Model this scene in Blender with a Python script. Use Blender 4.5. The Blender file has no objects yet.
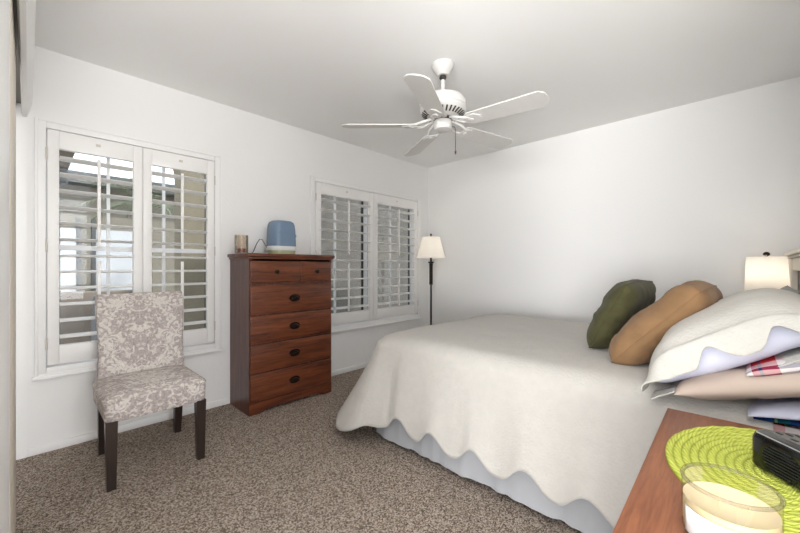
import bpy, bmesh, math, random
from mathutils import Vector, Matrix, noise
PI = math.pi
SC = bpy.context.scene
COL = SC.collection

def lin(h):
    h = h.lstrip('#')
    out = []
    for i in (0, 2, 4):
        c = int(h[i:i + 2], 16) / 255
        out.append(c / 12.92 if c <= 0.04045 else ((c + 0.055) / 1.055) ** 2.4)
    return (*out, 1.0)

# ------------------------------------------------------------------ camera
cam_d = bpy.data.cameras.new('camera')
cam = bpy.data.objects.new('camera', cam_d)
COL.objects.link(cam)
cam_d.sensor_width = 36.0
cam_d.lens = 358.0 / 800.0 * 36.0
cam_d.clip_start = 0.02
cam.location = (0, 0, 1.123)
cam.rotation_euler = (PI / 2, 0, math.radians(43.9 - 90))
SC.camera = cam

# ------------------------------------------------------------------ sky, sun, fill lights, exposure
SC.view_settings.view_transform = 'Standard'
SC.view_settings.look = 'None'
SC.view_settings.gamma = 1.0
SC.view_settings.use_curve_mapping = False
SC.view_settings.exposure = 0.2

world = bpy.data.worlds.new('sky')
SC.world = world
world.use_nodes = True
wn, wl = world.node_tree.nodes, world.node_tree.links
wn.clear()
w_out = wn.new('ShaderNodeOutputWorld')
w_bg = wn.new('ShaderNodeBackground')
w_sky = wn.new('ShaderNodeTexSky')
w_sky.sky_type = 'HOSEK_WILKIE'
w_sky.sun_direction = Vector((0.25, -0.6, 0.75)).normalized()
w_sky.turbidity = 4.0
w_tc = wn.new('ShaderNodeTexCoord')
w_no = wn.new('ShaderNodeTexNoise')
w_no.inputs['Scale'].default_value = 3.0
w_no.inputs['Detail'].default_value = 6.0
w_rp = wn.new('ShaderNodeValToRGB')
w_rp.color_ramp.elements[0].position = 0.30
w_rp.color_ramp.elements[1].position = 0.62
w_mx = wn.new('ShaderNodeMix')
w_mx.data_type = 'RGBA'
w_mx.inputs['B'].default_value = (0.95, 0.97, 1.0, 1)
wl.new(w_tc.outputs['Generated'], w_no.inputs['Vector'])
wl.new(w_no.outputs['Fac'], w_rp.inputs['Fac'])
wl.new(w_rp.outputs['Color'], w_mx.inputs['Factor'])
wl.new(w_sky.outputs['Color'], w_mx.inputs['A'])
wl.new(w_mx.outputs['Result'], w_bg.inputs['Color'])
w_bg.inputs['Strength'].default_value = 3.6
wl.new(w_bg.outputs['Background'], w_out.inputs['Surface'])

def lamp(name, kind, loc, target, energy, color, **kw):
    d = bpy.data.lights.new(name, kind)
    d.energy = energy
    d.color = color
    for k, v in kw.items():
        setattr(d, k, v)
    o = bpy.data.objects.new(name, d)
    COL.objects.link(o)
    o.location = loc
    o.rotation_euler = (Vector(target) - Vector(loc)).to_track_quat('-Z', 'Y').to_euler()
    return o

lamp('sun', 'SUN', (2, -6, 9), (0.8, 0, 1), 4.0, (1.0, 0.96, 0.9), angle=math.radians(3))
# added fill lights, out of view, brightening the room through its open near corner
lamp('window_wall_fill', 'AREA', (0.15, -2.9, 1.45), (0.7, 2.5, 1.5), 62, (0.99, 0.99, 1.0), shape='RECTANGLE', size=1.3, size_y=1.9)
lamp('back_wall_fill', 'AREA', (-5.0, -1.4, 0.9), (3.2, 1.6, 2.1), 340, (0.99, 0.99, 1.0), shape='RECTANGLE', size=2.6, size_y=1.5)
# the photographer's strobe beside the camera, turned up at the white ceiling
lamp('bounced_strobe', 'AREA', (-0.2, -0.4, 1.2), (-0.2, -0.4, 2.44), 64, (1.0, 0.99, 0.985), shape='DISK', size=0.3)

# ------------------------------------------------------------------ materials
MATS = {}
def new_mat(name):
    m = bpy.data.materials.new(name)
    m.use_nodes = True
    nt = m.node_tree
    return m, nt, nt.nodes['Principled BSDF']

def nd(nt, typ, **kw):
    n = nt.nodes.new(typ)
    for k, v in kw.items():
        if k in n.inputs:
            n.inputs[k].default_value = v
        else:
            setattr(n, k, v)
    return n

def mat(name, col, rough=0.5, metal=0.0, var=0.0, vscale=20.0, bump=0.0, bscale=60.0, spec=None, col2=None, stretch=None, sheen=0.0, sub=0.0):
    """principled material; optional noise variation between two near colours and a fine bump"""
    m, nt, p = new_mat(name)
    c = lin(col)
    p.inputs['Base Color'].default_value = c
    p.inputs['Roughness'].default_value = rough
    p.inputs['Metallic'].default_value = metal
    if spec is not None:
        p.inputs['Specular IOR Level'].default_value = spec
    if sheen:
        p.inputs['Sheen Weight'].default_value = sheen
    if sub:
        p.inputs['Subsurface Weight'].default_value = sub
        p.inputs['Subsurface Radius'].default_value = (0.02, 0.015, 0.008)
    tc = nd(nt, 'ShaderNodeTexCoord')
    mp = nd(nt, 'ShaderNodeMapping')
    if stretch:
        mp.inputs['Scale'].default_value = stretch
    nt.links.new(tc.outputs['Object'], mp.inputs['Vector'])
    if var or col2:
        n = nd(nt, 'ShaderNodeTexNoise', Scale=vscale, Detail=4.0)
        nt.links.new(mp.outputs['Vector'], n.inputs['Vector'])
        r = nd(nt, 'ShaderNodeValToRGB')
        c2 = lin(col2) if col2 else tuple(max(0, x * (1 - var)) for x in c[:3]) + (1,)
        r.color_ramp.elements[0].position, r.color_ramp.elements[1].position = 0.35, 0.65
        r.color_ramp.elements[0].color = c2
        r.color_ramp.elements[1].color = c
        nt.links.new(n.outputs['Fac'], r.inputs['Fac'])
        nt.links.new(r.outputs['Color'], p.inputs['Base Color'])
    if bump:
        n = nd(nt, 'ShaderNodeTexNoise', Scale=bscale, Detail=3.0)
        nt.links.new(mp.outputs['Vector'], n.inputs['Vector'])
        b = nd(nt, 'ShaderNodeBump', Strength=bump, Distance=0.01)
        nt.links.new(n.outputs['Fac'], b.inputs['Height'])
        nt.links.new(b.outputs['Normal'], p.inputs['Normal'])
    return m

def wood(name, dark, light, axis, rough=0.35, scale=1.0):
    """streaky grain running along axis 0, 1 or 2 of the object"""
    m, nt, p = new_mat(name)
    p.inputs['Roughness'].default_value = rough
    tc = nd(nt, 'ShaderNodeTexCoord')
    mp = nd(nt, 'ShaderNodeMapping')
    s = [16.0 * scale] * 3
    s[axis] = 1.3 * scale
    mp.inputs['Scale'].default_value = s
    nt.links.new(tc.outputs['Object'], mp.inputs['Vector'])
    n = nd(nt, 'ShaderNodeTexNoise', Scale=1.5, Detail=7.0, Roughness=0.62, Distortion=0.7)
    nt.links.new(mp.outputs['Vector'], n.inputs['Vector'])
    n2 = nd(nt, 'ShaderNodeTexNoise', Scale=9.0, Detail=3.0)
    nt.links.new(mp.outputs['Vector'], n2.inputs['Vector'])
    a = nd(nt, 'ShaderNodeMath', operation='MULTIPLY_ADD')
    a.inputs[1].default_value = 0.35
    nt.links.new(n2.outputs['Fac'], a.inputs[0])
    nt.links.new(n.outputs['Fac'], a.inputs[2])
    r = nd(nt, 'ShaderNodeValToRGB')
    r.color_ramp.elements[0].position, r.color_ramp.elements[1].position = 0.48, 0.9
    r.color_ramp.elements[0].color = lin(dark)
    r.color_ramp.elements[1].color = lin(light)
    nt.links.new(a.outputs[0], r.inputs['Fac'])
    nt.links.new(r.outputs['Color'], p.inputs['Base Color'])
    return m

def thin_glass(name, tint='ffffff', refl=0.5, rough=0.02):
    m, nt, p = new_mat(name)
    nt.nodes.remove(p)
    out = [n for n in nt.nodes if n.type == 'OUTPUT_MATERIAL'][0]
    t = nd(nt, 'ShaderNodeBsdfTransparent', Color=lin(tint))
    g = nd(nt, 'ShaderNodeBsdfGlossy', Roughness=rough)
    lw = nd(nt, 'ShaderNodeLayerWeight', Blend=0.35)
    ml = nd(nt, 'ShaderNodeMath', operation='MULTIPLY')
    ml.inputs[1].default_value = refl
    nt.links.new(lw.outputs['Fresnel'], ml.inputs[0])
    mx = nd(nt, 'ShaderNodeMixShader')
    nt.links.new(ml.outputs[0], mx.inputs[0])
    nt.links.new(t.outputs[0], mx.inputs[1])
    nt.links.new(g.outputs[0], mx.inputs[2])
    nt.links.new(mx.outputs[0], out.inputs['Surface'])
    return m

def carpet_mat():
    m, nt, p = new_mat('carpet')
    p.inputs['Roughness'].default_value = 1.0
    p.inputs['Specular IOR Level'].default_value = 0.05
    tc = nd(nt, 'ShaderNodeTexCoord')
    n = nd(nt, 'ShaderNodeTexNoise', Scale=190.0, Detail=2.0, Roughness=0.6)
    n2 = nd(nt, 'ShaderNodeTexVoronoi', Scale=170.0)
    nt.links.new(tc.outputs['Object'], n.inputs['Vector'])
    nt.links.new(tc.outputs['Object'], n2.inputs['Vector'])
    sp = nd(nt, 'ShaderNodeSeparateColor')
    nt.links.new(n2.outputs['Color'], sp.inputs[0])
    mx = nd(nt, 'ShaderNodeMath', operation='MULTIPLY_ADD')
    mx.inputs[1].default_value = 0.55
    nt.links.new(sp.outputs[0], mx.inputs[0])
    nt.links.new(n.outputs['Fac'], mx.inputs[2])
    r = nd(nt, 'ShaderNodeValToRGB')
    e = r.color_ramp.elements
    e[0].position, e[0].color = 0.45, lin('4e433b')
    e[1].position, e[1].color = 1.05, lin('c9bcae')
    k = e.new(0.62); k.color = lin('7d6f63')
    k = e.new(0.82); k.color = lin('a09184')
    nt.links.new(mx.outputs[0], r.inputs['Fac'])
    nt.links.new(r.outputs['Color'], p.inputs['Base Color'])
    b = nd(nt, 'ShaderNodeBump', Strength=0.7, Distance=0.012)
    nt.links.new(mx.outputs[0], b.inputs['Height'])
    nt.links.new(b.outputs['Normal'], p.inputs['Normal'])
    return m

def damask_mat():
    m, nt, p = new_mat('damask_fabric')
    p.inputs['Roughness'].default_value = 0.9
    p.inputs['Specular IOR Level'].default_value = 0.15
    tc = nd(nt, 'ShaderNodeTexCoord')
    sx = nd(nt, 'ShaderNodeSeparateXYZ')
    nt.links.new(tc.outputs['Object'], sx.inputs[0])
    ab = nd(nt, 'ShaderNodeMath', operation='ABSOLUTE')
    nt.links.new(sx.outputs[0], ab.inputs[0])
    cb = nd(nt, 'ShaderNodeCombineXYZ')
    nt.links.new(ab.outputs[0], cb.inputs[0])
    nt.links.new(sx.outputs[1], cb.inputs[1])
    nt.links.new(sx.outputs[2], cb.inputs[2])
    n = nd(nt, 'ShaderNodeTexNoise', Scale=26.0, Detail=4.0, Roughness=0.62, Distortion=1.4)
    nt.links.new(cb.outputs[0], n.inputs['Vector'])
    # oval medallion around the middle of the back
    sub = nd(nt, 'ShaderNodeVectorMath', operation='SUBTRACT')
    sub.inputs[1].default_value = (0, 0.2, 0.70)
    nt.links.new(cb.outputs[0], sub.inputs[0])
    sc = nd(nt, 'ShaderNodeVectorMath', operation='MULTIPLY')
    sc.inputs[1].default_value = (1.0, 0.25, 0.85)
    nt.links.new(sub.outputs[0], sc.inputs[0])
    ln = nd(nt, 'ShaderNodeVectorMath', operation='LENGTH')
    nt.links.new(sc.outputs[0], ln.inputs[0])
    rr = nd(nt, 'ShaderNodeValToRGB')
    rr.color_ramp.interpolation = 'EASE'
    e = rr.color_ramp.elements
    e[0].position, e[0].color = 0.0, (0.42, 0.42, 0.42, 1)
    e[1].position, e[1].color = 1.0, (0.5, 0.5, 0.5, 1)
    for q, v in ((0.10, 0.45), (0.135, 0.36), (0.15, 0.36), (0.165, 0.60), (0.20, 0.62), (0.235, 0.42)):
        k = e.new(q); k.color = (v, v, v, 1)
    nt.links.new(ln.outputs['Value'], rr.inputs['Fac'])
    ad = nd(nt, 'ShaderNodeMath', operation='MULTIPLY_ADD')
    ad.inputs[1].default_value = 0.36
    nt.links.new(rr.outputs['Color'], ad.inputs[0])
    nt.links.new(n.outputs['Fac'], ad.inputs[2])
    r = nd(nt, 'ShaderNodeValToRGB')
    e = r.color_ramp.elements
    e[0].position, e[0].color = 0.655, lin('b0a5a1')
    e[1].position, e[1].color = 0.715, lin('d6d0c9')
    nt.links.new(ad.outputs[0], r.inputs['Fac'])
    n3 = nd(nt, 'ShaderNodeTexNoise', Scale=90.0, Detail=2.0)
    nt.links.new(cb.outputs[0], n3.inputs['Vector'])
    mx = nd(nt, 'ShaderNodeMix', data_type='RGBA', blend_type='OVERLAY')
    mx.inputs['Factor'].default_value = 0.55
    nt.links.new(r.outputs['Color'], mx.inputs['A'])
    nt.links.new(n3.outputs['Fac'], mx.inputs['B'])
    nt.links.new(mx.outputs['Result'], p.inputs['Base Color'])
    return m

def plaid_mat(name, period, stops_u, stops_v, ax=(0, 1)):
    m, nt, p = new_mat(name)
    p.inputs['Roughness'].default_value = 0.95
    p.inputs['Specular IOR Level'].default_value = 0.1
    tc = nd(nt, 'ShaderNodeTexCoord')
    sx = nd(nt, 'ShaderNodeSeparateXYZ')
    nt.links.new(tc.outputs['Object'], sx.inputs[0])
    cols = []
    for a, stops in zip(ax, (stops_u, stops_v)):
        d = nd(nt, 'ShaderNodeMath', operation='DIVIDE')
        d.inputs[1].default_value = period
        nt.links.new(sx.outputs[a], d.inputs[0])
        f = nd(nt, 'ShaderNodeMath', operation='FRACT')
        nt.links.new(d.outputs[0], f.inputs[0])
        r = nd(nt, 'ShaderNodeValToRGB')
        r.color_ramp.interpolation = 'CONSTANT'
        e = r.color_ramp.elements
        e[0].position, e[0].color = 0.0, lin(stops[0][1])
        e[1].position, e[1].color = stops[1][0], lin(stops[1][1])
        for q, c in stops[2:]:
            k = e.new(q); k.color = lin(c)
        nt.links.new(f.outputs[0], r.inputs['Fac'])
        cols.append(r)
    mx = nd(nt, 'ShaderNodeMix', data_type='RGBA')
    mx.inputs['Factor'].default_value = 0.5
    nt.links.new(cols[0].outputs['Color'], mx.inputs['A'])
    nt.links.new(cols[1].outputs['Color'], mx.inputs['B'])
    nt.links.new(mx.outputs['Result'], p.inputs['Base Color'])
    return m

def weave_mat(name, c1, c2, ea, eb, rings):
    """oval braid: darker grooves between the rings and across the strands"""
    m, nt, p = new_mat(name)
    p.inputs['Roughness'].default_value = 0.8
    p.inputs['Specular IOR Level'].default_value = 0.2
    tc = nd(nt, 'ShaderNodeTexCoord')
    sc = nd(nt, 'ShaderNodeVectorMath', operation='MULTIPLY')
    sc.inputs[1].default_value = (1 / ea, 1 / eb, 0)
    nt.links.new(tc.outputs['Object'], sc.inputs[0])
    ln = nd(nt, 'ShaderNodeVectorMath', operation='LENGTH')
    nt.links.new(sc.outputs[0], ln.inputs[0])
    def math_(op, a, b=None):
        n = nd(nt, 'ShaderNodeMath', operation=op)
        for k, v in enumerate((a, b)):
            if v is None:
                continue
            if isinstance(v, (int, float)):
                n.inputs[k].default_value = v
            else:
                nt.links.new(v, n.inputs[k])
        return n.outputs[0]
    ring = math_('ABSOLUTE', math_('SINE', math_('MULTIPLY', ln.outputs['Value'], PI * rings)))
    sx = nd(nt, 'ShaderNodeSeparateXYZ')
    nt.links.new(sc.outputs[0], sx.inputs[0])
    ang = math_('ARCTAN2', sx.outputs[1], sx.outputs[0])
    par = math_('FLOOR', math_('MULTIPLY', ln.outputs['Value'], rings))
    strand = math_('ABSOLUTE', math_('SINE', math_('ADD', math_('MULTIPLY', ang, 34.0), math_('ADD', math_('MULTIPLY', par, 1.9), math_('MULTIPLY', ln.outputs['Value'], 90.0)))))
    h = math_('MULTIPLY', math_('POWER', ring, 0.5), math_('POWER', strand, 0.4))
    n = nd(nt, 'ShaderNodeTexNoise', Scale=50.0, Detail=2.0)
    nt.links.new(tc.outputs['Object'], n.inputs['Vector'])
    v = math_('MULTIPLY', h, math_('ADD', n.outputs['Fac'], 0.5))
    r = nd(nt, 'ShaderNodeValToRGB')
    e = r.color_ramp.elements
    e[0].position, e[0].color = 0.15, lin(c1)
    e[1].position, e[1].color = 0.85, lin(c2)
    nt.links.new(v, r.inputs['Fac'])
    nt.links.new(r.outputs['Color'], p.inputs['Base Color'])
    b = nd(nt, 'ShaderNodeBump', Strength=0.9, Distance=0.004)
    nt.links.new(h, b.inputs['Height'])
    nt.links.new(b.outputs['Normal'], p.inputs['Normal'])
    return m

M = dict(
    wall=mat('wall_paint', 'f3f2f0', 0.85, bump=0.08, bscale=45),
    ceiling=mat('ceiling_paint', 'f7f6f4', 0.9, bump=0.06, bscale=60),
    trim=mat('white_trim_paint', 'f4f3f1', 0.4),
    shutter=mat('shutter_paint', 'f3f1ee', 0.38),
    carpet=carpet_mat(),
    hinge=mat('hinge_paint', 'd6d0c6', 0.4),
    cream=mat('cream_door_paint', 'e9dfcf', 0.5, var=0.12, vscale=6),
    brown_gap=mat('track_metal', '8d8880', 0.45, 0.6),
    glass=thin_glass('window_glass', 'f2f5f6', 0.35),
    alu=mat('white_window_frame', 'f2f3f4', 0.45),
    gasket=mat('dark_gasket', '2b2c2e', 0.6),
    damask=damask_mat(),
    dark_leg=wood('dark_stained_leg', '231a16', '3a2c25', 2, 0.35),
    dresser_x=wood('cherry_front', '3b1b0f', '84482b', 0, 0.34),
    dresser_z=wood('cherry_side', '3f221a', '6b4234', 2, 0.3),
    bronze=mat('dark_bronze', '2a211d', 0.4, 0.8),
    iron=mat('lamp_iron', '2c2723', 0.5, 0.6, bump=0.2, bscale=120),
    fan_white=mat('fan_enamel', 'dddbd7', 0.35),
    fan_blade=mat('fan_blade_finish', 'd9d7d3', 0.3, var=0.03),
    fan_dark=mat('fan_dark_metal', '4e4a46', 0.4, 0.7),
    coverlet=mat('coverlet_cotton', 'bfbbb4', 0.95, var=0.04, vscale=25, bump=0.35, bscale=95, spec=0.1, sheen=0.1),
    skirt=mat('bed_skirt_sateen', 'a2a3a5', 0.6, bump=0.1, bscale=30, spec=0.3),
    mattress=mat('mattress_ticking', 'd5d1ca', 0.9),
    boxspring=mat('box_spring_cloth', 'bdbab5', 0.95),
    black=mat('black_plastic', '101112', 0.14),
    headboard=mat('cream_headboard_paint', 'f5ebd9', 0.45),
    headpanel=wood('dark_brown_panel', '2e1811', '4a2a1e', 2, 0.4),
    green=mat('olive_velvet', '4e4c32', 0.9, var=0.3, vscale=14, bump=0.6, bscale=16, sheen=0.08, spec=0.1),
    tan=mat('tan_suede', '8b6c4d', 0.92, var=0.16, vscale=12, bump=0.6, bscale=16, sheen=0.08, spec=0.1),
    sham=mat('white_sham', 'c9c6bf', 0.95, bump=0.35, bscale=75, spec=0.1),
    lavender=mat('pale_lavender_case', 'd4d5e6', 0.85, bump=0.25, bscale=14, spec=0.15),
    taupe=mat('taupe_case', 'c4b2a5', 0.85, bump=0.3, bscale=11, spec=0.15),
    flange_shadow=mat('flange_shadow_grey', 'a3a19e', 0.9, var=0.2, vscale=30, bump=0.4, bscale=40),  # grey that paints in the shadow on the sham flange
    red_plaid=plaid_mat('red_plaid_flannel', 0.14,
        [(0, 'c2353a'), (0.30, 'e8dede'), (0.42, '27345a'), (0.50, 'e8dede'), (0.72, 'c2353a'), (0.86, '8c1f28')],
        [(0, 'dcd4d6'), (0.35, 'b8262e'), (0.62, '27345a'), (0.68, 'b8262e'), (0.8, 'e8dede')]),
    blue_plaid=plaid_mat('blue_green_plaid_flannel', 0.11,
        [(0, '17346b'), (0.4, '1c6a4d'), (0.5, 'b9cf3a'), (0.55, '17346b'), (0.8, '1f2a45')],
        [(0, '1b3d78'), (0.35, '14603f'), (0.6, '9fc24a'), (0.66, '1b3d78'), (0.85, '16233d')]),
    night_top=wood('cherry_nightstand', '683a25', '98603f', 0, 0.42, 1.6),
    mat_green=weave_mat('lime_braid', 'a3ad38', 'd8df6c', 0.27, 0.205, 13),
    jar=thin_glass('jar_glass', 'f7f5ee', 0.4, 0.05),
    rim=thin_glass('jar_rim_glass', 'f0eee8', 0.35, 0.1),
    wax=mat('cream_wax', 'e8d8b4', 0.55, sub=0.3),
    paper=mat('white_paper_label', 'e9e8e6', 0.6),
    wick=mat('wick', 'd9cba8', 0.9),
    redwax=mat('red_wax', '7d1a20', 0.4),
    amberjar=thin_glass('clear_jar_glass', 'f6f1ea', 0.7, 0.1),
    blue_tank=mat('blue_translucent_tank', '71879f', 0.25),
    white_plastic=mat('white_plastic', 'e6e6e4', 0.4),
    tray=mat('pale_green_tray', 'a9ac86', 0.35),
    cord=mat('grey_cord', '6d6a66', 0.6),
    grille=mat('speaker_grille', '0d0e0e', 0.6, bump=0.6, bscale=400),
    phone_top=mat('dark_grey_plastic', '6b6863', 0.45),
    button=mat('black_button', '2c2b2a', 0.5),
    silver=mat('silver_line', 'c9c9c9', 0.25, 0.9),
    screen=mat('dark_display', '22282a', 0.15),
    stucco=mat('tan_stucco', '7c766b', 0.95, var=0.12, vscale=8, bump=0.4, bscale=60),
    greywall=mat('grey_block', '5d5852', 0.95, var=0.2, vscale=5, bump=0.1, bscale=50),
    column=mat('sand_stucco', '837a69', 0.95, var=0.1, vscale=9),
    lowwall=mat('dusty_stucco', '7a7067', 0.95, var=0.1, vscale=9),
    garage=mat('white_garage_door', 'b4b6ba', 0.5),
    darkframe=mat('grey_painted_steel', '4c4d4e', 0.5),
    ground=mat('gravel', 'b5ada2', 1.0, var=0.35, vscale=60),
    leaf=mat('frond', '6d735c', 0.6, var=0.2, vscale=10),
    agave=mat('pale_agave', '929a96', 0.5),
    bark=mat('palm_bark', '7a6a58', 0.95, var=0.3, vscale=30),
    grill=mat('grey_grill_cover', '5d5f61', 0.7),
)

def shade_mat(name, col, emit, strength):
    """cloth lampshade: lets the bulb's light through and glows a little"""
    m, nt, p = new_mat(name)
    nt.nodes.remove(p)
    out = [n for n in nt.nodes if n.type == 'OUTPUT_MATERIAL'][0]
    d = nd(nt, 'ShaderNodeBsdfDiffuse', Color=lin(col))
    t = nd(nt, 'ShaderNodeBsdfTranslucent', Color=lin(col))
    mx = nd(nt, 'ShaderNodeMixShader')
    mx.inputs[0].default_value = 0.5
    nt.links.new(d.outputs[0], mx.inputs[1])
    nt.links.new(t.outputs[0], mx.inputs[2])
    em = nd(nt, 'ShaderNodeEmission', Color=lin(emit), Strength=strength)
    ad = nd(nt, 'ShaderNodeAddShader')
    nt.links.new(mx.outputs[0], ad.inputs[0])
    nt.links.new(em.outputs[0], ad.inputs[1])
    nt.links.new(ad.outputs[0], out.inputs['Surface'])
    return m
M['shade_warm'] = shade_mat('cream_lampshade', 'f1eee8', 'fff6ea', 0.10)
M['shade_white'] = shade_mat('white_lampshade', 'f0ece4', 'fff4e6', 0.22)

# ------------------------------------------------------------------ mesh helpers
class B:
    """collects shapes into one mesh"""
    def __init__(s):
        s.bm = bmesh.new()
    def add(s, verts, faces):
        vs = [s.bm.verts.new(v) for v in verts]
        out = []
        for f in faces:
            try:
                out.append(s.bm.faces.new([vs[i] for i in f]))
            except ValueError:
                pass
        return vs, out
    def box(s, x0, x1, y0, y1, z0, z1, bev=0.0, seg=2, mtx=None):
        v = [(x, y, z) for z in (z0, z1) for y in (y0, y1) for x in (x0, x1)]
        vs, fs = s.add(v, [(0, 2, 3, 1), (4, 5, 7, 6), (0, 1, 5, 4), (2, 6, 7, 3), (0, 4, 6, 2), (1, 3, 7, 5)])
        if mtx:
            for q in vs:
                q.co = mtx @ q.co
        if bev:
            es = list({e for f in fs for e in f.edges})
            bmesh.ops.bevel(s.bm, geom=es, offset=bev, segments=seg, affect='EDGES', profile=0.5)
        return s
    def loft(s, rings, cap0=True, cap1=True, closed=True):
        vs = [[s.bm.verts.new(p) for p in r] for r in rings]
        n = len(vs[0])
        for a, b in zip(vs, vs[1:]):
            for i in range(n if closed else n - 1):
                j = (i + 1) % n
                s.bm.faces.new((a[i], a[j], b[j], b[i]))
        if cap0 and closed:
            s.bm.faces.new(list(reversed(vs[0])))
        if cap1 and closed:
            s.bm.faces.new(vs[-1])
        return s
    def lathe(s, prof, n=32, mtx=None, cap0=True, cap1=True, c=(0, 0)):
        rings = []
        for r, z in prof:
            ring = [Vector((c[0] + r * math.cos(2 * PI * i / n), c[1] + r * math.sin(2 * PI * i / n), z)) for i in range(n)]
            if mtx:
                ring = [mtx @ p for p in ring]
            rings.append(ring)
        return s.loft(rings, cap0, cap1)
    def tube(s, pts, r, n=8, caps=True):
        pts = [Vector(p) for p in pts]
        rad = r if isinstance(r, (list, tuple)) else [r] * len(pts)
        rings = []
        up = None
        for i, p in enumerate(pts):
            a = pts[max(i - 1, 0)]
            b = pts[min(i + 1, len(pts) - 1)]
            t = (b - a).normalized()
            if up is None or abs(up.dot(t)) > 0.95:
                up = Vector((0, 0, 1)) if abs(t.z) < 0.9 else Vector((1, 0, 0))
            x = t.cross(up).normalized()
            up = x.cross(t).normalized()
            rings.append([p + (x * math.cos(2 * PI * k / n) + up * math.sin(2 * PI * k / n)) * rad[i] for k in range(n)])
        return s.loft(rings, caps, caps)
    def grid(s, fn, nu, nv):
        vs = [[s.bm.verts.new(fn(i / nu, j / nv)) for j in range(nv + 1)] for i in range(nu + 1)]
        for i in range(nu):
            for j in range(nv):
                s.bm.faces.new((vs[i][j], vs[i + 1][j], vs[i + 1][j + 1], vs[i][j + 1]))
        return vs
    def prism(s, outline, z0, z1, mtx=None):
        a = [Vector((x, y, z0)) for x, y in outline]
        b = [Vector((x, y, z1)) for x, y in outline]
        if mtx:
            a = [mtx @ p for p in a]
            b = [mtx @ p for p in b]
        return s.loft([a, b])
    def obj(s, name, m, parent=None, smooth=True, angle=40, recalc=True):
        if recalc:
            bmesh.ops.recalc_face_normals(s.bm, faces=s.bm.faces)
        me = bpy.data.meshes.new(name)
        s.bm.to_mesh(me)
        s.bm.free()
        me.materials.append(m)
        if smooth:
            me.polygons.foreach_set('use_smooth', [True] * len(me.polygons))
            me.set_sharp_from_angle(angle=math.radians(angle))
        o = bpy.data.objects.new(name, me)
        COL.objects.link(o)
        o.parent = parent
        return o

def tag(o, label, cat, group=None):
    o['label'] = label
    o['category'] = cat
    if group:
        o['group'] = group
    return o

def thing(name, label, cat, loc=(0, 0, 0), rz=0.0, group=None, rot=None):
    o = bpy.data.objects.new(name, None)
    o.empty_display_size = 0.1
    COL.objects.link(o)
    o.location = loc
    o.rotation_euler = rot if rot else (0, 0, rz)
    return tag(o, label, cat, group)

def struct(o, label=None):
    o['kind'] = 'structure'
    if label:
        o['label'] = label
    return o

def struct_empty(name, label=None):
    o = bpy.data.objects.new(name, None)
    COL.objects.link(o)
    return struct(o, label)

def solid(o, t, offset=0.0):
    md = o.modifiers.new('thickness', 'SOLIDIFY')
    md.thickness = t
    md.offset = offset
    return o

def subdiv(o, n=1):
    md = o.modifiers.new('smooth', 'SUBSURF')
    md.levels = n
    md.render_levels = n
    return o

# ------------------------------------------------------------------ room shell
RX, RY, RZ = 3.71, 3.05, 2.44
WY = -0.28                                 # headboard wall
b = B(); b.box(-0.75, RX + 0.12, WY - 0.12, RY + 0.0, -0.1, 0.0)
struct(b.obj('floor', M['carpet'], smooth=False), 'brown flecked carpet over the whole floor')
b = B(); b.box(-1.0, RX + 0.12, -1.0, RY + 0.15, RZ, RZ + 0.1)
struct(b.obj('ceiling', M['ceiling'], smooth=False), 'plain white ceiling')
W1 = (0.055, 1.05, 0.495, 1.985)
W2 = (1.93, 3.50, 0.495, 1.985)
b = B()
xs = [-0.75, W1[0], W1[1], W2[0], W2[1], RX + 0.12]
for x0, x1 in ((xs[0], xs[1]), (xs[2], xs[3]), (xs[4], xs[5])):
    b.box(x0, x1, RY, RY + 0.15, 0, RZ)
for w in (W1, W2):
    b.box(w[0], w[1], RY, RY + 0.15, 0, w[2])
    b.box(w[0], w[1], RY, RY + 0.15, w[3], RZ)
struct(b.obj('wall_left', M['wall'], smooth=False), 'white wall with the two shuttered windows')
b = B(); b.box(RX, RX + 0.12, WY - 0.12, RY, 0, RZ)
struct(b.obj('wall_back', M['wall'], smooth=False), 'blank white wall beyond the bed')
b = B(); b.box(0.62, RX, WY - 0.12, WY, 0, RZ)
struct(b.obj('wall_right', M['wall'], smooth=False), 'white wall behind the headboard')
b = B(); b.box(-0.75, -0.67, 0.75, RY, 0, RZ)
struct(b.obj('wall_closet', M['wall'], smooth=False), 'white inner wall of the closet')

def baseboard(name, x0, x1, y0, y1, parent=None):
    b = B(); b.box(x0, x1, y0, y1, 0, 0.05, 0.004, 2)
    return struct(b.obj(name, M['trim']))
baseboard('baseboard_left', -0.004, RX, RY - 0.012, RY)
baseboard('baseboard_back', RX - 0.012, RX, WY, RY - 0.012)
baseboard('baseboard_right', 0.62, RX - 0.012, WY, WY + 0.012)
# closet jamb, header with rounded lower edge, sliding-door track
b = B(); b.box(-0.11, -0.004, RY - 0.008, RY, 0, 2.0)
struct(b.obj('trim_1', M['trim'], smooth=False), 'white closet jamb strip against the window wall')
b = B()
prof = [(0.020, RZ), (0.021, 2.14), (0.017, 2.09), (0.008, 2.04), (-0.004, 2.005), (-0.02, 2.0), (-0.026, 2.015), (-0.026, RZ)]
b.loft([[Vector((x, y, z)) for x, z in prof] for y in (0.7, RY)])
struct(b.obj('trim_2', M['trim']), 'rounded white header board above the closet opening')
b = B()
for x in (-0.062, -0.098):
    b.box(x - 0.014, x + 0.014, 0.7, RY, 2.045, 2.075)
b.box(-0.13, -0.028, 0.7, RY, 2.075, 2.09)
struct(b.obj('trim_3', M['brown_gap'], smooth=False), 'grey sliding door track under the closet header')
d1 = struct_empty('door_1', 'white sliding closet door with a cream edge')
b = B(); b.box(-0.075, -0.038, 0.75, 1.56, 0.012, 2.05, 0.002, 1)
b.obj('door_panel', M['trim'], d1)
b = B(); b.box(-0.079, -0.0365, 1.56, 2.30, 0.012, 2.05, 0.004, 2)
b.obj('door_stile', M['cream'], d1)
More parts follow.
